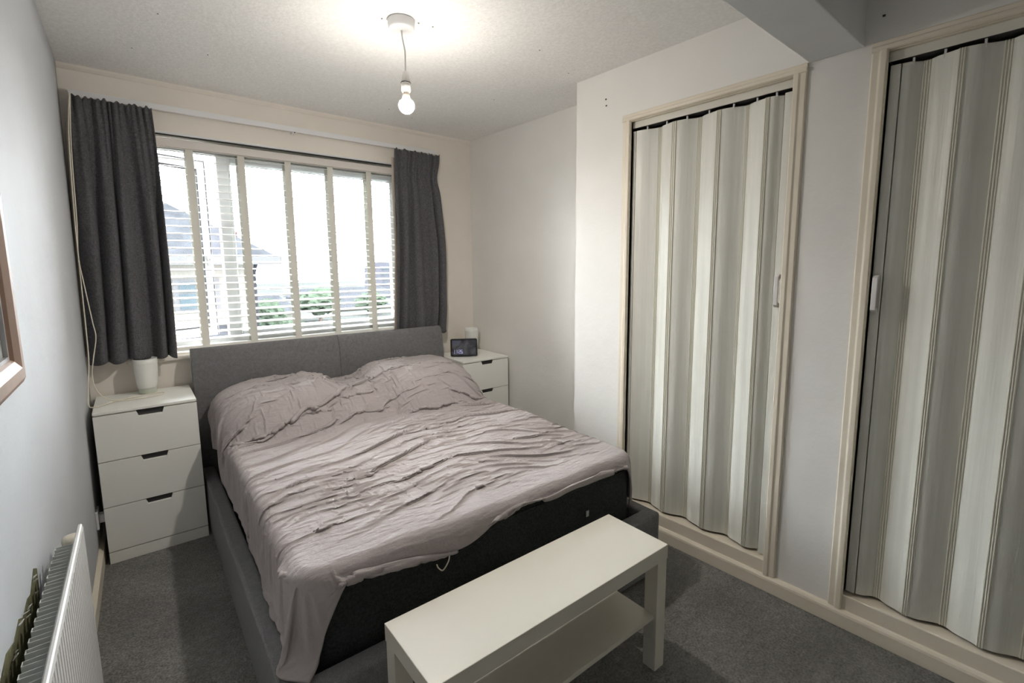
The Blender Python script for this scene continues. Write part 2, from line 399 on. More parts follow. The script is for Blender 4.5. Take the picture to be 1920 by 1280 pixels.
MB().box(x0+.010, x1-s+.004, .162, .168, z0+s-.004, z1-s+.004).build('pane', M['glass'], sash)
MB().box(OX0-.02, OX1+.02, -.028, .135, OZ0-.022, OZ0+.003).build('window_sill', M['wall_cream'], win, bevel=.006)
MB().box(OX0-.01, OX1+.01, -.007, .012, OZ1-.002, OZ1+.009).build('lintel_bead', M['upvc'], win, bevel=.003)
MB().box(OX0, OX1, .004, .016, OZ1-.007, OZ1-.001).build('lintel_gap_shade', M['gasket'], win)  # dark strip painting in the shadow of the gap under the bead
# open casement, hinged on the left jamb and swung outwards
ca = 0.34; cw = .435
cas = MB(); z0, z1, s = OZ0+t+.005, OZ1-t-.005, .055
cas.box(0, s, 0, .05, z0, z1).box(cw-s, cw, 0, .05, z0, z1).box(s, cw-s, 0, .05, z0, z0+s).box(s, cw-s, 0, .05, z1-s, z1)
caso = cas.build('casement', M['upvc'], win, loc=(OX0+t+.005, FY1-.01, 0), rotz=ca, bevel=.004)
g = MB(); q = .006
for (a, b) in ((s-.002, s+q), (cw-s-q, cw-s+.002)): g.box(a, b, -.002, .052, z0+s, z1-s)
g.box(s, cw-s, -.002, .052, z0+s-.002, z0+s+q).box(s, cw-s, -.002, .052, z1-s-q, z1-s+.002)
g.box(cw-.010, cw-.004, -.003, .0, z0, z1).box(0, cw, -.003, 0, z1-.010, z1-.004)
g.build('gasket', M['gasket'], caso)
MB().box(s-.004, cw-s+.004, .022, .028, z0+s-.004, z1-s+.004).build('pane', M['glass'], caso)
hd = MB(); hd.box(cw-.042, cw-.016, -.022, 0, 1.40, 1.47).box(cw-.038, cw-.020, -.040, -.022, 1.345, 1.45)
hd.build('window_handle', M['upvc'], caso, bevel=.004)

# ------------------------------------------------------------------ venetian blind
bl = thing('venetian_blind', 'white wooden venetian blind with wide cream ladder tapes across the window', 'blind', (0, 0, 0))
BX0, BX1 = .19, 1.85
vb = MB(); vb.prism([(.020, 2.044), (.028, 2.042), (.034, 2.048), (.034, 2.086), (.028, 2.089), (.020, 2.086)], 'x', BX0-.01, BX1+.01)
vb.build('valance', M['valance'], bl, bevel=.002)
MB().box(BX0, BX1, .040, .095, 2.040, 2.086).build('head_rail', M['slat'], bl, bevel=.002)
sm = MB(); sl = math.radians(9); c_, s_ = math.cos(sl), math.sin(sl)
pts = [(-.025, -.0014), (-.012, .0006), (0, .0012), (.012, .0006), (.025, -.0014)]
top = [(a*c_-(b+.0014)*s_, a*s_+(b+.0014)*c_) for a, b in pts]; bot = [(a*c_-(b-.0014)*s_, a*s_+(b-.0014)*c_) for a, b in reversed(pts)]
sm.prism(top+bot, 'x', BX0, BX1)
slat_me = sm.mesh('slat', M['slat'])
zz = 2.030; k = 0
while zz > .965:
    put('slat', slat_me, bl, (0, .0675, zz)); zz -= .0405
MB().box(BX0, BX1, .043, .093, .926, .944).build('bottom_rail', M['slat'], bl, bevel=.003)
tm = MB()
tm.box(-.019, .019, .0395, .0405, .93, 2.05).box(-.019, .019, .0945, .0955, .93, 2.05)
tape_me = tm.mesh('ladder_tape', M['tape'])
for x in (.262, .523, .780, 1.042, 1.305, 1.573, 1.80):
    put('ladder_tape', tape_me, bl, (x, 0, 0))

# ------------------------------------------------------------------ curtain rail and curtains
rail = thing('curtain_rail', 'white flat curtain rail running above the window under the ceiling', 'curtain rail', (0, 0, 0))
rm = MB(); rm.prism([(-.050, 2.208), (-.050, 2.236), (-.046, 2.238), (-.030, 2.238), (-.030, 2.230), (-.042, 2.230), (-.042, 2.214), (-.030, 2.214), (-.030, 2.208)], 'x', .045, 2.082)
rm.build('track', M['plaster_plastic'], rail)
for x in (.10, 1.07, 2.02):
    b = MB().box(x-.012, x+.012, -.045, .0, 2.200, 2.232).build('bracket', M['plaster_plastic'], rail, bevel=.002)
    MB().box(x-.004, x+.004, -.0475, -.044, 2.2025, 2.2075).build('screw', M['dark_fill'], b)

def curtain(name, label, edge0, edge1, zt, zb, y0, folds, seed, lin0, lin1):
    rnd = random.Random(seed)
    root = thing(name, label, 'curtain', ((edge0(1)+edge1(1))/2, y0, zb), 0, 'charcoal curtains at the window')
    ox, oz = root.location.x, zb
    ph = [rnd.uniform(0, 6.28) for _ in range(6)]
    drift = [rnd.uniform(-1, 1) for _ in range(6)]
    def fold(s, t):
        # t: 0 at top, 1 at hem
        q = s + .034*math.sin(2*PI*s*1.6+ph[0]+t*2.0) + .018*math.sin(2*PI*s*3.0+ph[1]) + .02*drift[0]*t*math.sin(PI*s)
        a = math.sin(2*PI*folds*q+ph[2])
        big = math.copysign(abs(a)**.72, a)*(.008+.021*smooth(t, .03, .5))
        sm_ = .006*math.sin(2*PI*folds*2.6*q+ph[3])*(1-smooth(t, .05, .6))
        hdr = .0055*math.sin(2*PI*folds*3.1*s+ph[4])*(1-smooth(t, .0, .10))
        wob = .010*math.sin(2*PI*(1.1*s+.5*t)+ph[5])*smooth(t, .1, .6)
        return big+sm_+hdr+wob
    def fn(s, t, dy=0., e0=edge0, e1=edge1):
        z = zt+(zb-zt)*t
        x = e0(t)+(e1(t)-e0(t))*s
        xs = .006*math.sin(2*PI*folds*s+ph[2]+1.4)*smooth(t, .1, .5)
        top = .006*math.sin(2*PI*folds*3.1*s+ph[4]+.8)*(1-smooth(t, 0, .04)) + .004*math.sin(2*PI*folds*1.3*s)*(1-smooth(t, 0, .03))
        hem = .006*math.sin(2*PI*folds*s+ph[2]+.5)*smooth(t, .9, 1)
        return (x+xs-ox, fold(s, t)+dy, z+top+hem-oz)
    c = MB().grid(lambda s, t: fn(s, t), 150, 70).build('curtain_fabric', M['curtain'], root, smooth=True, solid=.004, fix=False)
    # lining hangs just behind and shows along the edges
    MB().grid(lambda s, t: fn(s, .04+.93*t, .046, lambda q: edge0(q)-lin0*smooth(q, 0, .12), lambda q: edge1(q)+lin1*smooth(q, 0.1, .5)), 90, 30).build('lining', M['lining'], root, smooth=True, solid=.002, fix=False)
    return root
curtain('curtain', 'charcoal curtain left of the window with a cream lining edge', lambda t: .046-.045*t, lambda t: .360+.006*t+.008*math.sin(PI*t), 2.200, .915, -.088, 4.3, 3, .020, .006)
def rc1(t): return 2.068-.022*math.exp(-((t-.13)/.06)**2)+.042*smooth(t, .12, .6)-.016*smooth(t, .85, 1)
curtain('curtain', 'charcoal curtain right of the window beside the corner', lambda t: 1.711-.050*t, rc1, 2.196, .884, -.088, 4.0, 11, 0, .0)

# pull cord: hangs beside the left curtain, loops onto the chest
def bez(pts, n=8):
    """Catmull-Rom through the points"""
    P = [Vector(p) for p in pts]; P = [P[0]*2-P[1]] + P + [P[-1]*2-P[-2]]; out = []
    for i in range(1, len(P)-2):
        for k in range(n):
            t = k/n; a, b, c, d = P[i-1], P[i], P[i+1], P[i+2]
            out.append(.5*((2*b)+(-a+c)*t+(2*a-5*b+4*c-d)*t*t+(-a+3*b-3*c+d)*t**3))
    out.append(P[-2]); return out
CT = .7395
cord = thing('pull_cord', 'cream pull cord hanging left of the charcoal curtain and looping onto the chest', 'cord', (.03, -.11, 2.19))
def L(pts): return [(x-.03, y+.11, z-2.19) for x, y, z in pts]
MB().tube(bez(L([(.052, -.125, 2.20), (.034, -.135, 1.95), (.022, -.14, 1.62), (.012, -.145, 1.45), (.020, -.15, 1.32), (.034, -.16, 1.14), (.040, -.165, 1.06), (.022, -.17, .96), (.010, -.18, .88), (.018, -.20, .81), (.050, -.22, .765), (.10, -.225, CT+.006), (.19, -.23, CT+.003), (.265, -.215, CT+.003), (.285, -.17, CT+.003), (.25, -.155, CT+.003), (.17, -.17, CT+.003), (.09, -.215, CT+.006), (.04, -.26, CT+.004), (.012, -.285, .7435), (-.014, -.27, .752), (-.008, -.23, .84), (.004, -.20, .95), (.008, -.18, 1.10), (.010, -.15, 1.30), (.012, -.145, 1.45), (.016, -.14, 1.65), (.030, -.135, 2.0), (.050, -.125, 2.20)])), .0026, 6).build('cord', M['cord'], cord, smooth=True)

# ------------------------------------------------------------------ bed
TB = -.045
BW, BL_ = 1.56, 1.905
bed = thing('bed', 'grey upholstered double bed frame with a low curved headboard under the window', 'bed', (.420, -.15, 0), TB)
# local: x across, y negative towards the foot
def headboard(x0, x1, name):
    prof = [(.055, .0), (-.012, .0), (-.014, .5), (-.012, .70), (-.004, .82), (.010, .90), (.026, .937), (.044, .951), (.064, .948), (.078, .930), (.084, .90), (.080, .80), (.068, .60), (.06, .3)]
    mb = MB(); mb.prism(prof, 'x', x0, x1); return mb
for k, (a, b) in enumerate(((0.0, BW/2+.02), (BW/2+.0205, BW))):
    o = headboard(a, b, 'headboard').build('headboard', M['fabric'], bed, bevel=.004, seg=2)
    for pl in o.data.polygons: pl.use_smooth = True
RH = .288
side = MB().box(0, .062, -BL_, -.02, .012, RH).build('side_rail', M['fabric'], bed, bevel=.012, seg=3)
side = MB().box(BW-.062, BW, -BL_, -.02, .012, RH).build('side_rail', M['fabric'], bed, bevel=.012, seg=3)
MB().box(.010, BW-.010, -BL_-.004, -BL_+.066, .012, RH+.002).build('foot_rail', M['fabric'], bed, bevel=.012, seg=3)
MB().box(.07, BW-.07, -BL_+.07, -.03, .10, .13).build('slat_base', M['fabric'], bed)
for x in (.08, BW-.08):
    for y in (-.1, -BL_+.1): MB().box(x-.025, x+.025, y-.025, y+.025, 0, .014).build('foot', M['black'], bed)

MU0, MU1, MV1, MT = .072, BW-.072, 1.815, .525
mt = thing('mattress', 'black quilted mattress on the grey bed frame under the duvet', 'mattress', (.420, -.15, 0), TB)
mb = MB(); mb.prism(rrect(MU0, MU1, -MV1, -.03, .075, 6), 'z', .135, MT)
mo = mb.build('mattress_body', M['mattress'], mt, bevel=.03, seg=4)
loop = rrect(MU0-.003, MU1+.003, -MV1-.003, -.027, .078, 6)
for z in (.165, MT-.03):
    MB().tube([(x, y, z) for x, y in loop+loop[:1]], .004, 6).build('piping', M['liner'] if z < .3 else M['mattress'], mt, smooth=True)
MB().box(1.175, 1.19, -MV1-.004, -MV1-.001, .36, .385).build('tag', M['liner'], mt)

# ------------------------------------------------------------------ duvet: draped by a small position-based cloth solver
def top_h(u, v):
    """height of mattress plus pillows under the duvet (bed coordinates, v towards the foot)"""
    h = np.full_like(u, MT+.015)
    def pil(uc, vc, ru, rv0, rv1, hh, p=2.8):
        rv = np.where(v < vc, rv0, rv1)
        d = (np.abs((u-uc)/ru)**p + np.abs((v-vc)/rv)**2.2)
        q = np.clip(1-d, 0, 1); return hh*(q*q*(3-2*q))**.62
    h = h + (pil(.36, .20, .38, .32, .44, .205)**3 + pil(.76, .20, .34, .32, .44, .150)**3 + pil(1.20, .20, .42, .32, .52, .222)**3 + 1e-9)**(1/3.)
    h = h + .02*np.exp(-((v-1.1)/.5)**2)
    h = h + .006*np.sin(9*u+4*v+1)*np.sin(7*v-3*u) + .004*np.sin(17*u-9*v)*np.sin(15*v+6*u+2)
    return h
def duvet_sim():
    rs = np.random.RandomState(5)
    def run(P, rest, steps, iters, grav, drag, bend_k, seed, found=0.0):
        V = np.zeros_like(P)
        nb, na, _ = P.shape
        (rh, rv, rd1, rd2, rb_h, rb_v) = rest
        def con(A, B, r, k):
            d = P[B]-P[A]; L = np.sqrt((d*d).sum(-1))+1e-9
            c = (k*.5*(L-r)/L)[..., None]*d
            P[A] += c; P[B] -= c
        S = slice
        def sweep():
            for o in (0, 1):
                n_ = (na-1-o+1)//2
                A = (S(None), S(o, o+2*n_-1, 2)); B = (S(None), S(o+1, o+2*n_, 2)); con(A, B, rh[:, o::2], 1)
                n_ = (nb-1-o+1)//2
                A = (S(o, o+2*n_-1, 2), S(None)); B = (S(o+1, o+2*n_, 2), S(None)); con(A, B, rv[o::2], 1)
            for o in (0, 1):
                n_ = (nb-1-o+1)//2
                A = (S(o, o+2*n_-1, 2), S(0, na-1)); B = (S(o+1, o+2*n_, 2), S(1, na)); con(A, B, rd1[o::2], .5)
                A = (S(o, o+2*n_-1, 2), S(1, na)); B = (S(o+1, o+2*n_, 2), S(0, na-1)); con(A, B, rd2[o::2], .5)
        def bend():
            for o in range(4):
                ia = np.arange(o, na-2, 4)
                if len(ia): con((S(None), ia), (S(None), ia+2), rb_h[:, ia], bend_k)
                ib = np.arange(o, nb-2, 4)
                if len(ib): con((ib, S(None)), (ib+2, S(None)), rb_v[ib], bend_k)
        th = .012
        for st in range(steps):
            V *= drag; V[..., 2] -= grav
            Q = P.copy(); P += V
            for it in range(iters):
                sweep()
                if it == 0 and bend_k: bend()
                u, v, z = P[..., 0], P[..., 1], P[..., 2]
                # rounded-rectangle signed distance to the mattress footprint
                r = .08
                qx = np.abs(u-(MU0+MU1)/2)-((MU1-MU0)/2+th-r); qy = np.abs(v-(MV1-.6)/2)-((MV1+.6)/2+th-r)
                ax, ay = np.maximum(qx, 0), np.maximum(qy, 0); L = np.sqrt(ax*ax+ay*ay)
                sd = L+np.minimum(np.maximum(qx, qy), 0)-r
                h = top_h(u, v)+th
                # round the shoulder
                e = .045
                hh = h - np.where(sd > -e, e-np.sqrt(np.clip(e*e-(sd+e)**2, 0, None)), 0)
                pen = hh-z
                m = (sd < 0) & (pen > 0)
                up = m & ((pen < -sd+.01) | (sd < -.03))
                z[up] = hh[up]
                if found:
                    over = (sd < -.03) & (pen < 0)
                    z[over] += found*pen[over]
                dxy = (P-Q)[..., :2]
                P[..., :2][up] -= dxy[up]*.55
                sdm = m & ~up
                if sdm.any():
                    cu = (MU0+MU1)/2
                    gx = np.where(qx > qy, np.sign(u-cu), 0.); gy = np.where(qx > qy, 0., 1.)
                    both = (qx > 0) & (qy > 0); gx = np.where(both, ax/(L+1e-9)*np.sign(u-cu), gx); gy = np.where(both, ay/(L+1e-9), gy)
                    u[sdm] -= (sd*gx)[sdm]; v[sdm] -= (sd*gy)[sdm]
                # headboard and side/foot rails
                np.maximum(v, .022, out=v)
                inr = (z < RH+.012) & (u > -.012) & (u < BW+.012) & (v < BL_+.016)
                z[inr] = np.maximum(z[inr], RH+.012)
            V = P-Q
            np.clip(V, -.02, .02, out=V)
        return P
    def rests(F):
        d = lambda A, B: np.sqrt(((B-A)**2).sum(-1))
        return (d(F[:, :-1], F[:, 1:]), d(F[:-1], F[1:]), d(F[:-1, :-1], F[1:, 1:]), d(F[:-1, 1:], F[1:, :-1]), d(F[:, :-2], F[:, 2:]), d(F[:-2], F[2:]))
    def flat(na, nb):
        a = np.linspace(0, 1, na)[None, :]*np.ones((nb, 1)); b = np.linspace(0, 1, nb)[:, None]*np.ones((1, na))
        u = -.11+a*(BW+.22)
        vend = MV1+.040+.20*np.exp(-((u+.11)/.135)**2)+.055*np.exp(-((u-.42)/.32)**2)+.008*np.sin(u*5.2+1.0)+.02*np.exp(-((u-BW-.05)/.2)**2)
        v = .03+b*(vend-.03)
        # the left hem pulls in slightly at the head
        return np.stack([u, v, np.zeros_like(u)], -1)
    def smoothn(na, nb, ku, kv, seed):
        r = np.random.RandomState(seed); o = np.zeros((nb, na))
        x = np.linspace(0, 1, na)[None]; y = np.linspace(0, 1, nb)[:, None]
        for _ in range(14):
            fu, fv = r.uniform(-ku, ku), r.uniform(.3*kv, kv)*r.choice([-1, 1])
            o += np.sin(2*PI*(fu*x+fv*y)+r.uniform(0, 6.28))
        return o/3.7
    na, nb = 84, 92
    F = flat(na, nb)
    P = F.copy(); P[..., 2] = top_h(P[..., 0], P[..., 1])+.03
    Fr = F*np.array([1.015, 1.035, 1.0])
    P = run(P, rests(Fr), 70, 5, .0012, .93, .15, 1)
    def up(A):
        B = np.zeros((A.shape[0]*2-1, A.shape[1]*2-1)+A.shape[2:])
        B[::2, ::2] = A; B[1::2, ::2] = (A[:-1]+A[1:])/2; B[:, 1::2] = (B[:, :-2:2]+B[:, 2::2])/2
        return B
    def slack(F2, kv_, ku_, kd):
        rh, rv, d1, d2, bh, bv = rests(F2)
        rv = rv*kv_[:-1]; rh = rh*ku_[:, :-1]
        # skewed diagonals shear the cloth so that folds run obliquely
        base = np.sqrt(rv[:, :-1]**2+rh[:-1]**2)
        d1 = base*(1+kd[:-1, :-1]); d2 = base*(1-kd[:-1, :-1])
        return (rh, rv, d1, d2, rh[:, :-1]+rh[:, 1:], rv[:-1]+rv[1:])
    P, F = up(P), up(F); nb2, na2 = P.shape[:2]
    U, Vv = F[..., 0], F[..., 1]
    sl = smoothn(na2, nb2, 2.0, 3.5, 3); sl2 = smoothn(na2, nb2, 3.0, 3.0, 8)
    plain = 1-np.exp(-((F[-1:, :, 1]-Vv)/.24)**2)
    P[..., 2] += .010*smoothn(na2, nb2, 5, 16, 4)*plain
    kd = (.06*np.exp(-((U-.05)/.40)**2) - .07*np.exp(-((U-1.05)/.40)**2-((Vv-1.35)/.40)**2) + .035*smoothn(na2, nb2, 1.5, 1.5, 12))*plain
    pw = np.exp(-(Vv/.62)**4)*np.exp(-((U-.75)/.62)**4)
    side = 1-np.exp(-((U-U.min())/.06)**2)*.8
    kv_ = 1+(.175+.08*np.clip(sl, -1, 1.3)+.09*pw)*(.02+.98*plain)*side; ku_ = 1+(.025+.04*np.clip(sl2, -.5, 1.4)+.13*pw)*plain
    P = run(P, slack(F, kv_, ku_, kd), 80, 8, .0005, .88, .28, 2, .0018)
    P, F, kv_, ku_, kd = up(P), up(F), up(kv_), up(ku_), up(kd)
    nb3, na3 = P.shape[:2]
    P[..., 2] += .003*smoothn(na3, nb3, 22, 50, 6)*up(plain)
    P = run(P, slack(F, 1+(kv_-1)*1.18+.02*up(plain), 1+(ku_-1)*1.3+.022*up(plain), kd), 45, 7, .0003, .85, .12, 3, .005)
    def sm(E, win):
        k = np.hanning(win+2)[1:-1]; k /= k.sum(); h_ = win//2
        pad = np.concatenate([2*E[:1]-E[h_:0:-1], E, 2*E[-1:]-E[-2:-h_-2:-1]])
        return np.stack([np.convolve(pad[:, c], k, 'valid') for c in range(3)], -1)
    for r in range(26):      # hems are stitched: they lie calmer than the middle
        w_ = (1-r/26)**1.3
        P[-1-r] += (sm(P[-1-r], 41)-P[-1-r])*w_
    for r in range(16):
        w_ = .8*(1-r/16)
        for q in (r, na3-1-r): P[:, q] += (sm(P[:, q], 21)-P[:, q])*w_
    return P
DP = duvet_sim()
nb, na, _ = DP.shape
me = bpy.data.meshes.new('duvet')
vv = np.stack([DP[..., 0], -DP[..., 1], DP[..., 2]], -1).reshape(-1, 3)
ff = [(j*na+i, (j+1)*na+i, (j+1)*na+i+1, j*na+i+1) for j in range(nb-1) for i in range(na-1)]
me.from_pydata(vv.tolist(), [], ff); me.polygons.foreach_set('use_smooth', [True]*len(ff)); me.materials.append(M['duvet'])
duv = thing('duvet', 'crumpled mauve grey duvet spread over the pillows and mattress', 'duvet', (.420, -.15, 0), TB)
do = put('duvet_cover', me, duv)
sd = do.modifiers.new('solid', 'SOLIDIFY'); sd.thickness = .009; sd.offset = -1

# a loose tie hanging from the foot hem
ti = int(np.argmin(np.abs(DP[-1, :, 0]-.52))); tx, ty, tz = DP[-1, ti, 0], -DP[-1, ti, 1]-.004, DP[-1, ti, 2]
MB().tube(bez([(tx, ty, tz+.004), (tx-.008, ty-.006, tz-.02), (tx-.03, ty-.008, tz-.042), (tx-.045, ty-.006, tz-.030), (tx-.052, ty-.008, tz-.014)], 5), .0022, 6).build('tie', M['cord'], duv, smooth=True)

# ------------------------------------------------------------------ bench at the foot of the bed
bench = thing('bench', 'low white bench with an open lower shelf at the foot of the bed', 'bench', (1.4568, -2.428, 0), -.0374)
MB().box(-.90, 0, 0, .26, .400, .45).build('bench_top', M['laminate'], bench, bevel=.0015)
for x in (-.898, -.052):
    for y in (.002, .208): MB().box(x, x+.05, y, y+.05, 0, .400).build('leg', M['laminate'], bench, bevel=.0015)
MB().box(-.848, -.052, .012, .248, .192, .208).build('shelf', M['laminate'], bench, bevel=.001)

# ------------------------------------------------------------------ chests of drawers
def chest(label, loc, rotz, h, d):
    w = .40
    root = thing('chest_of_drawers', label, 'chest', loc, rotz, 'white chests of drawers beside the bed')
    MB().box(.004, w-.004, .016, d, .052, h-.014).build('carcass', M['chest'], root)
    MB().box(0, w, -.002, d, h-.012, h).build('top', M['chest'], root, bevel=.001)
    MB().box(.0, w, .002, d, 0, .055).build('plinth', M['chest'], root, bevel=.001)
    n = 3; z0 = .060; pitch = (h-.015-z0)/n
    for i in range(n):
        a, b = z0+pitch*i, z0+pitch*(i+1)-.004
        c = w*.53; nw = .054; nh = .024
        p = [(0, a), (w, a), (w, b), (c+nw, b), (c+nw-.008, b-nh), (c-nw+.008, b-nh), (c-nw, b), (0, b)]
        dr = MB().prism(p, 'y', 0, .016).build('drawer', M['chest'], root, bevel=.001)
        MB().box(c-nw, c+nw, .0145, .0158, b-nh, b+.002).build('notch_shade', M['dark_fill'], dr)  # dark strip behind the notch paints the shade inside the drawer
    return root
chest('white three drawer chest left of the bed with a cord looped on top', (-.004, -.392, 0), -.040, .7375, .375)
chest('white three drawer chest right of the bed under the smart display', (1.988, -.462, 0), -.045, .712, .41)

def lamp(label, loc, s):
    root = thing('table_lamp', label, 'lamp', loc, 0, 'white table lamps on the chests')
    MB().lathe([(.034*s, 0), (.042*s, .004), (.044*s, .012), (.043*s, .026), (.046*s, .030)], 28).build('base', M['lampbase'], root, smooth=True, bevel=.001)
    sh = MB().lathe([(.045*s, .030), (.049*s, .034), (.053*s, .060), (.057*s, .11), (.060*s, .160), (.0605*s, .185), (.057*s, .185), (.055*s, .165), (.052*s, .1), (.046*s, .036)], 32)
    sh.build('lamp_shade', M['opal'], root, smooth=True)
lamp('white glass table lamp on the left chest below the curtain hem', (.222, -.100, .7375), .88)
lamp('white glass table lamp standing behind the smart display', (2.300, -.135, .712), .92)
clk = thing('smart_display', 'small black smart display showing the time on the right chest', 'clock', (2.110, -.300, .712), -.60)
# local: screen faces -y, leaning back slightly
tilt = Matrix.Rotation(-.10, 4, 'X')
mb = MB(); mb.prism(rrect(-.100, .100, .004, .137, .012, 5), 'y', 0, .016); mb.v = [tuple(tilt @ Vector(p)) for p in mb.v]
mb.build('housing', M['black'], clk, bevel=.002)
mb = MB(); mb.prism(rrect(-.088, .088, .016, .125, .004, 3), 'y', -.0008, .001); mb.v = [tuple(tilt @ Vector(p)) for p in mb.v]
scr = mb.build('screen', M['screen'], clk)
mb = MB(); mb.prism([(.016, .012), (.070, .0), (.016, .0), ], 'x', -.05, .05)
mb.prism([(.012, 0), (.075, 0), (.070, .012), (.024, .09), (.018, .09)], 'x', -.06, .06).build('stand', M['black'], clk, bevel=.003)
def digit_strokes(ch):
    seg = {'1': 'bc', '2': 'abged', '6': 'afgedc', ':': ''}
    return seg[ch]
SEG = {'a': (0, 1, 1, 1), 'b': (1, .5, 1, 1), 'c': (1, 0, 1, .5), 'd': (0, 0, 1, 0), 'e': (0, 0, 0, .5), 'f': (0, .5, 0, 1), 'g': (0, .5, 1, .5)}
mb = MB(); x = -.080; hh, ww, tk = .026, .011, .0028
for ch in '11:26':
    if ch == ':':
        for zq in (.3, .7): mb.box(x+.001, x+.0035, -.0012, -.0006, .026+hh*zq, .026+hh*zq+.003)
        x += .007; continue
    for sname in digit_strokes(ch):
        a, b, c, d = SEG[sname]
        mb.box(x+a*ww-tk/2, x+c*ww+tk/2, -.0014, -.0006, .026+b*hh-tk/2, .026+d*hh+tk/2)
    x += ww+.006
mb.v = [tuple(tilt @ Vector(p)) for p in mb.v]
mb.build('time_digits', M['digits'], scr)

# ------------------------------------------------------------------ pendant bulb
pen = thing('pendant_light', 'bare lit bulb hanging on a white cord from a ceiling rose', 'ceiling light', (1.086, -1.394, H))
MB().lathe([(.052, 0), (.053, -.004), (.052, -.028), (.048, -.034), (.030, -.036), (.010, -.038)], 36).build('ceiling_rose', M['plaster_plastic'], pen, smooth=True, bevel=.001)
MB().tube(bez([(0, 0, -.036), (.003, 0, -.07), (.012, 0, -.11), (.012, 0, -.16), (.011, 0, -.205)], 6), .0032, 8).build('cord', M['lampholder'], pen, smooth=True)
lh = MB().lathe([(.006, .0), (.012, -.006), (.0165, -.026), (.019, -.040), (.019, -.046), (.0175, -.046), (.0185, -.049), (.0185, -.076), (.016, -.080)], 24, (.011, 0, -.190)).build('lampholder', M['lampholder'], pen, smooth=True)
MB().lathe([(.0195, -.0425), (.0205, -.0435), (.0205, -.0465), (.0195, -.0475)], 24, (.011, 0, -.190)).build('collar_ring', M['dark_fill'], lh, smooth=True)
MB().lathe([(.0115, 0), (.0115, -.010)], 20, (.011, 0, -.269)).build('bulb_cap', M['brass'], pen, smooth=True)
MB().lathe([(.0125, 0), (.0145, -.008), (.018, -.020), (.0245, -.030)], 24, (.011, 0, -.2755)).build('bulb_neck', M['bulb_neck'], pen, smooth=True)
prof = [(.0245, -.0305)] + [(.0315*math.cos(a), -.047+.0315*math.sin(a)) for a in [math.radians(30-12*k) for k in range(10)]] + [(.002, -.0785)]
MB().lathe(prof, 28, (.011, 0, -.2755)).build('bulb_globe', M['bulb_on'], pen, smooth=True)

# added disk light just under the globe, extra downward fill beside the bulb's glow
la = bpy.data.lights.new('bulb_down_fill', 'AREA'); la.shape = 'DISK'; la.size = .05; la.energy = DOWN; la.color = (1.0, 0.94, 0.85)
lo = bpy.data.objects.new('bulb_down_fill', la); COL.objects.link(lo); lo.parent = pen; lo.location = (.011, 0, -.2755-.0795)

# ------------------------------------------------------------------ radiator on the left wall
RY = -.050     # radiator runs along the left wall
rad = thing('radiator', 'white panel radiator with exposed convector fins on the left wall', 'radiator', (-.027, -1.417, 0), -RY*-1)
RL, RZ0, RZ1 = 1.25, .112, .650
# local: +x into room, -y towards the camera
mb = MB(); fl = []
npitch = 46; p_ = RL/npitch
pts = []
for i in range(npitch):
    y = -i*p_
    pts += [(0, y), (0, y-p_*.55), (-.0035, y-p_*.70), (-.0035, y-p_*.85)]
pts.append((0, -RL))
poly = pts + [(-.010, -RL), (-.010, 0)]
mb.prism(poly, 'z', RZ0+.02, RZ1-.012).build('front_panel', M['radiator'], rad)
cap = MB(); cap.prism([(.0, RZ1-.014), (-.002, RZ1-.003), (-.005, RZ1), (-.010, RZ1-.001), (-.014, RZ1-.008), (-.014, RZ1-.016)], 'y', -RL-.002, .002)
cap.build('top_edge', M['radiator'], rad)
cap = MB(); cap.prism([(.0, RZ0+.022), (-.003, RZ0), (-.010, RZ0), (-.013, RZ0+.022)], 'y', -RL-.002, .002).build('bottom_edge', M['radiator'], rad)
MB().box(-.012, -.002, -.004, .002, RZ0+.01, RZ1-.006).build('end_edge', M['radiator'], rad, bevel=.002)
fm = MB(); q = .038; fz0, fz1 = RZ0+.05, RZ1-.026
fm.prism([(-.014, 0), (-.056, -.002), (-.056, -.018), (-.014, -.020), (-.014, -.0188), (-.0548, -.0168), (-.0548, -.0032), (-.014, -.0012)], 'z', fz0, fz1)
fin_me = fm.mesh('fin', M['fin'])
for i in range(30): put('fin', fin_me, rad, (0, -.060-i*q, 0))
# bridge strips between fins so the corrugation is continuous
bm_ = MB().box(-.0165, -.0145, -RL+.05, -.05, fz0, fz1).build('back_sheet', M['fin'], rad)
MB().tube([(-.032, .035, .0), (-.032, .035, .30), (-.032, .035, .555)], .0075, 10).build('pipe', M['radiator'], rad, smooth=True)
MB().lathe([(.012, 0), (.020, .006), (.0225, .014), (.0235, .040), (.021, .050), (.012, .053)], 24, (-.032, .035, .555)).build('valve_knob', M['knob'], rad, smooth=True)
MB().tube([(-.032, .035, .545), (-.022, .015, .545), (-.010, -.010, .545)], .009, 10).build('valve_body', M['brass'], rad, smooth=True)
# peeled paint behind the radiator
def wl(y, z, off): return (left_x(y, z)+off, y, z)
edge = [(-1.56, .62), (-1.60, .640), (-1.66, .605), (-1.70, .615), (-1.76, .605), (-1.80, .625), (-1.86, .61), (-1.93, .63), (-2.0, .61), (-2.08, .635), (-2.16, .615), (-2.25, .64), (-2.4, .62), (-2.55, .63)]
mb = MB(); n = len(edge)
v = [wl(y, z, .0015) for y, z in edge] + [wl(y, .14, .0015) for y, z in edge] + [wl(y, z, -.002) for y, z in edge] + [wl(y, .14, -.002) for y, z in edge]
f = [(i, i+1, n+i+1, n+i) for i in range(n-1)] + [(2*n+i, 3*n+i, 3*n+i+1, 2*n+i+1) for i in range(n-1)]
f += [(i, 2*n+i, 2*n+i+1, i+1) for i in range(n-1)] + [(n+i, n+i+1, 3*n+i+1, 3*n+i) for i in range(n-1)]
mb.add(v, f).build('bare_plaster', M['peel'], wall_left)
rnd = random.Random(4)
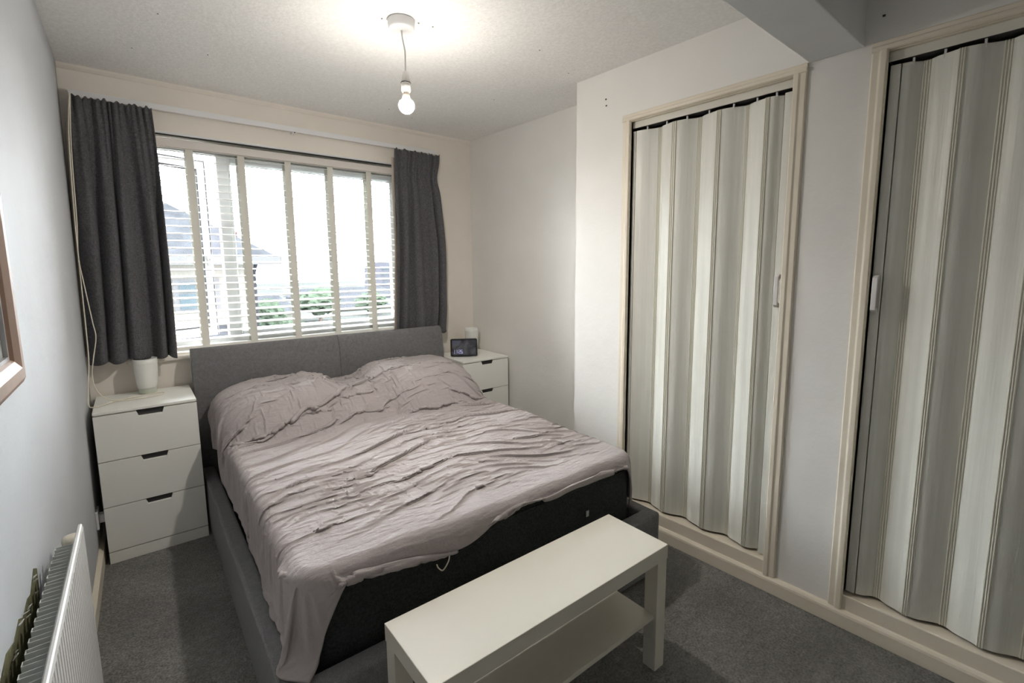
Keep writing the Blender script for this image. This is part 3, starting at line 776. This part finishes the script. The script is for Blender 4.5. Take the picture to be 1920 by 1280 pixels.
for i in range(16):
    y = -1.60-rnd.random()*.62; z = .61+rnd.uniform(-.02, .025); s = rnd.uniform(.003, .008)
    mb = MB(); pts = [(math.cos(a)*s*rnd.uniform(.6, 1.2), math.sin(a)*s*rnd.uniform(.5, 1.1)) for a in [PI*2*k/6 for k in range(6)]]
    a0 = [wl(y+p, z+q_, .003+.012*max(0, q_)/s*.7) for p, q_ in pts]; a1 = [(x+.0012, yy, zz) for x, yy, zz in a0]
    mb.add(a0+a1, [tuple(range(6)), tuple(range(11, 5, -1))]+[(k, (k+1) % 6, (k+1) % 6+6, k+6) for k in range(6)]).build('paint_flake', M['flake'], wall_left)

# wall socket low on the left wall
so = thing('wall_socket', 'white plug socket low on the left wall behind the chest', 'socket', wl(-.33, .22, 0), -.05)
MB().box(0, .010, -.043, .043, -.043, .043).build('face_plate', M['plaster_plastic'], so, bevel=.003)
MB().box(.010, .035, -.022, .022, -.02, .02).build('plug', M['plaster_plastic'], so, bevel=.005)

# ------------------------------------------------------------------ framed picture on the left wall
pic = thing('framed_picture', 'dark blue picture in a wide brown wooden frame on the left wall', 'picture', wl(-1.82, 1.15, 0), -.047)
PL, PH, PFW = .62, .95, .062
prof = [(0, 0), (.010, 0), (.022, .006), (.028, .018), (.028, .040), (.020, .056), (.012, .062), (0, .062)]
def mitre(axis, name):
    pass
def frame_side(pa, pb, pc, pd):
    """outer edge pa->pb, inner edge pd->pc (y,z); raised profile in between"""
    mb = MB(); ring = []
    for (o, i) in ((pa, pd), (pb, pc)):
        for (x, t) in prof:
            k = t/.062; ring.append((x, o[0]+(i[0]-o[0])*k, o[1]+(i[1]-o[1])*k))
    m = len(prof)
    f = [(k, (k+1) % m, (k+1) % m+m, k+m) for k in range(m)] + [tuple(range(m)), tuple(range(2*m-1, m-1, -1))]
    return mb.add(ring, f)
o_ = [(0, 0), (-PL, 0), (-PL, PH), (0, PH)]; i_ = [(-PFW, PFW), (-PL+PFW, PFW), (-PL+PFW, PH-PFW), (-PFW, PH-PFW)]
for k in range(4):
    frame_side(o_[k], o_[(k+1) % 4], i_[(k+1) % 4], i_[k]).build('frame_side', M['wood'], pic)
def ring_mb(a, b, x0, x1):
    mb = MB()
    y0, y1, z0, z1 = -PL+a, -a, a, PH-a; d = b-a
    mb.box(x0, x1, y0, y0+d, z0, z1).box(x0, x1, y1-d, y1, z0, z1).box(x0, x1, y0+d, y1-d, z0, z0+d).box(x0, x1, y0+d, y1-d, z1-d, z1); return mb
ring_mb(.060, .068, .004, .014).build('frame_liner', M['liner'], pic)
ring_mb(.066, .100, .003, .007).build('picture_mount', M['mount'], pic)
MB().box(.002, .005, -PL+.098, -.098, .098, PH-.098).build('artwork', M['art'], pic)

# ------------------------------------------------------------------ outside the window
GZ = -2.9
tag(MB().box(-40, 80, 1.5, 140, GZ-.2, GZ).build('ground', M['grass']), kind='structure')
ho = thing('house', 'cream rendered house with a grey hipped slate roof and white eaves seen through the blind', 'house', (0, 9, GZ), 0, 'houses beyond the window')
hx0, hx1, hd = -6.0, 2.84, 7.0; ez = 1.62-GZ
MB().box(hx0, hx1, 0, hd, 0, ez).build('wall', M['render'], ho)
o = .42
e0, e1 = (hx0-o, -o, ez), (hx1+o, -o, ez); e2, e3 = (hx1+o, hd+o, ez), (hx0-o, hd+o, ez)
rz = ez+2.70; r0, r1 = (hx0+3.2, hd/2, rz), (hx1-3.6, hd/2, rz)
mb = MB().add([e0, e1, e2, e3, r0, r1], [(0, 1, 5, 4), (1, 2, 5), (2, 3, 4, 5), (3, 0, 4), (0, 3, 2, 1)])
mb.build('roof', M['slate'], ho)
mb = MB(); mb.box(hx0-o, hx1+o, -o-.04, -o+.02, ez-.16, ez+.02).box(hx1+o-.02, hx1+o+.04, -o, hd+o, ez-.16, ez+.02).build('fascia', M['fascia'], ho)
for (xa, xb, za, zb_) in ((1.32, 2.02, .53, 1.10), (-3.4, -2.2, .3, 1.2)):
    fw = MB().box(xa-.07, xb+.07, -.05, .02, za-GZ-.07, zb_-GZ+.07).build('window', M['fascia'], ho)
    for k in range(2):
        for (ra, rb) in ((0, .56), (.62, 1)):
            m0 = xa+(xb-xa)/2*k; hh_ = zb_-za
            MB().box(m0+.03, m0+(xb-xa)/2-.03, -.07, -.045, za-GZ+hh_*ra, za-GZ+hh_*rb).build('pane', M['house_glass'], fw)
MB().tube([(hx1-.05, -.36, ez-.1), (hx1-.06, -.1, ez-.35), (hx1-.06, -.08, ez-.6), (hx1-.06, -.08, .1)], .04, 8).build('drain_pipe', M['pipe'], ho, smooth=True)
mb = MB(); mb.add([(.1, -1.6, ez-1.95), (2.2, -1.6, ez-1.95), (2.2, 0, ez-1.45), (.1, 0, ez-1.45), (.1, 0, ez-1.95), (2.2, 0, ez-1.95)], [(0, 1, 2, 3), (0, 3, 4), (1, 5, 2), (0, 4, 5, 1)])
mb.build('porch_roof', M['slate'], ho)
MB().box(.3, 2.0, -1.4, 0, 0, ez-1.95).build('porch', M['render'], ho)
# brick house behind with chimney
h2 = thing('house', 'brick chimney on a gable seen between the open casement and the mullion', 'house', (4.0, 19.5, GZ), 0, 'houses beyond the window')
MB().box(0.1, .66, 0, 5, 0, 4.3).build('wall', M['render'], h2)
MB().box(.15, .62, -.1, 2.0, 3.9, 5.75).build('chimney', M['brick'], h2)
for k in range(2): MB().lathe([(.08, 0), (.07, .2)], 10, (.28+.22*k, .8, 5.75)).build('chimney_pot', M['brick'], h2)
def far_house(label, x, y, w, d, wz, rz_, wallm, roofm):
    r = thing('house', label, 'house', (x, y, GZ), 0, 'houses beyond the window')
    MB().box(-w/2, w/2, -d/2, d/2, 0, wz).build('wall', M[wallm], r)
    mb = MB(); mb.add([(-w/2-.3, -d/2-.3, wz), (w/2+.3, -d/2-.3, wz), (w/2+.3, d/2+.3, wz), (-w/2-.3, d/2+.3, wz), (-w/2+1, 0, rz_), (w/2-1, 0, rz_)], [(0, 1, 5, 4), (1, 2, 5), (2, 3, 4, 5), (3, 0, 4), (3, 2, 1, 0)])
    mb.build('roof', M[roofm], r)
    nwin = max(2, int(w/2.6))
    for k in range(nwin):
        cx = -w/2+w*(k+.5)/nwin
        MB().box(cx-.5, cx+.5, -d/2-.05, -d/2+.02, wz-1.7, wz-.5).build('window', M['house_glass'], r)
far_house('low grey roofed house far off just right of the cream house', 9.6, 38, 4.0, 5, .9, 2.3, 'render', 'slate')
far_house('long low terrace with grey roof in the far middle of the view', 25.5, 62, 13, 7, .4, 1.5, 'flats', 'slate')
far_house('second pale house in front of the far terrace', 20, 46, 6, 6, .2, 1.3, 'render', 'slate')
tw = thing('apartment_block', 'tall pale apartment block far off beside the right curtain', 'building', (36.2, 72, GZ))
MB().box(-1.9, 2.2, -3, 3, 0, 4.4).build('block', M['flats'], tw)
MB().box(-.6, 2.2, -2, 2, 4.4, 5.3).build('block', M['flats'], tw)
for zf in range(5):
    for k in range(3): MB().box(-1.6+k*1.3, -.7+k*1.3, -3.05, -2.98, .5+zf*.82, .95+zf*.82).build('window', M['house_glass'], tw)
def tree(label, x, y, hh, r, seed):
    rn = np.random.RandomState(seed)
    root = thing('tree', label, 'tree', (x, y, GZ), 0, 'trees beyond the window')
    MB().tube([(0, 0, 0), (.05, 0, hh*.5)], [.14, .09], 8).build('trunk', M['trunk'], root, smooth=True)
    bm = bmesh.new(); bmesh.ops.create_icosphere(bm, subdivisions=4, radius=1)
    for vt in bm.verts:
        p = vt.co; k = 1+.16*math.sin(5*p.x+seed)*math.sin(6*p.y+1.3*seed)+.13*math.sin(11*p.z+seed)*math.sin(9*p.x)+.06*rn.randn()
        vt.co = Vector((p.x*r*k, p.y*r*k, hh*.62+p.z*hh*.40*k))
    me_ = bpy.data.meshes.new('crown'); bm.to_mesh(me_); bm.free(); me_.materials.append(M['foliage'])
    put('crown', me_, root)
tree('round green tree just right of the cream house', 7.2, 26, 2.4, .8, 1)
tree('broad green tree in front of the long terrace', 13.4, 36, 2.5, 1.5, 2)
tree('small green tree between the terrace and the apartment block', 18.6, 38, 1.9, 1.2, 3)
tree('low green bush close behind the cream house corner', 6.6, 20, 1.9, .7, 4)
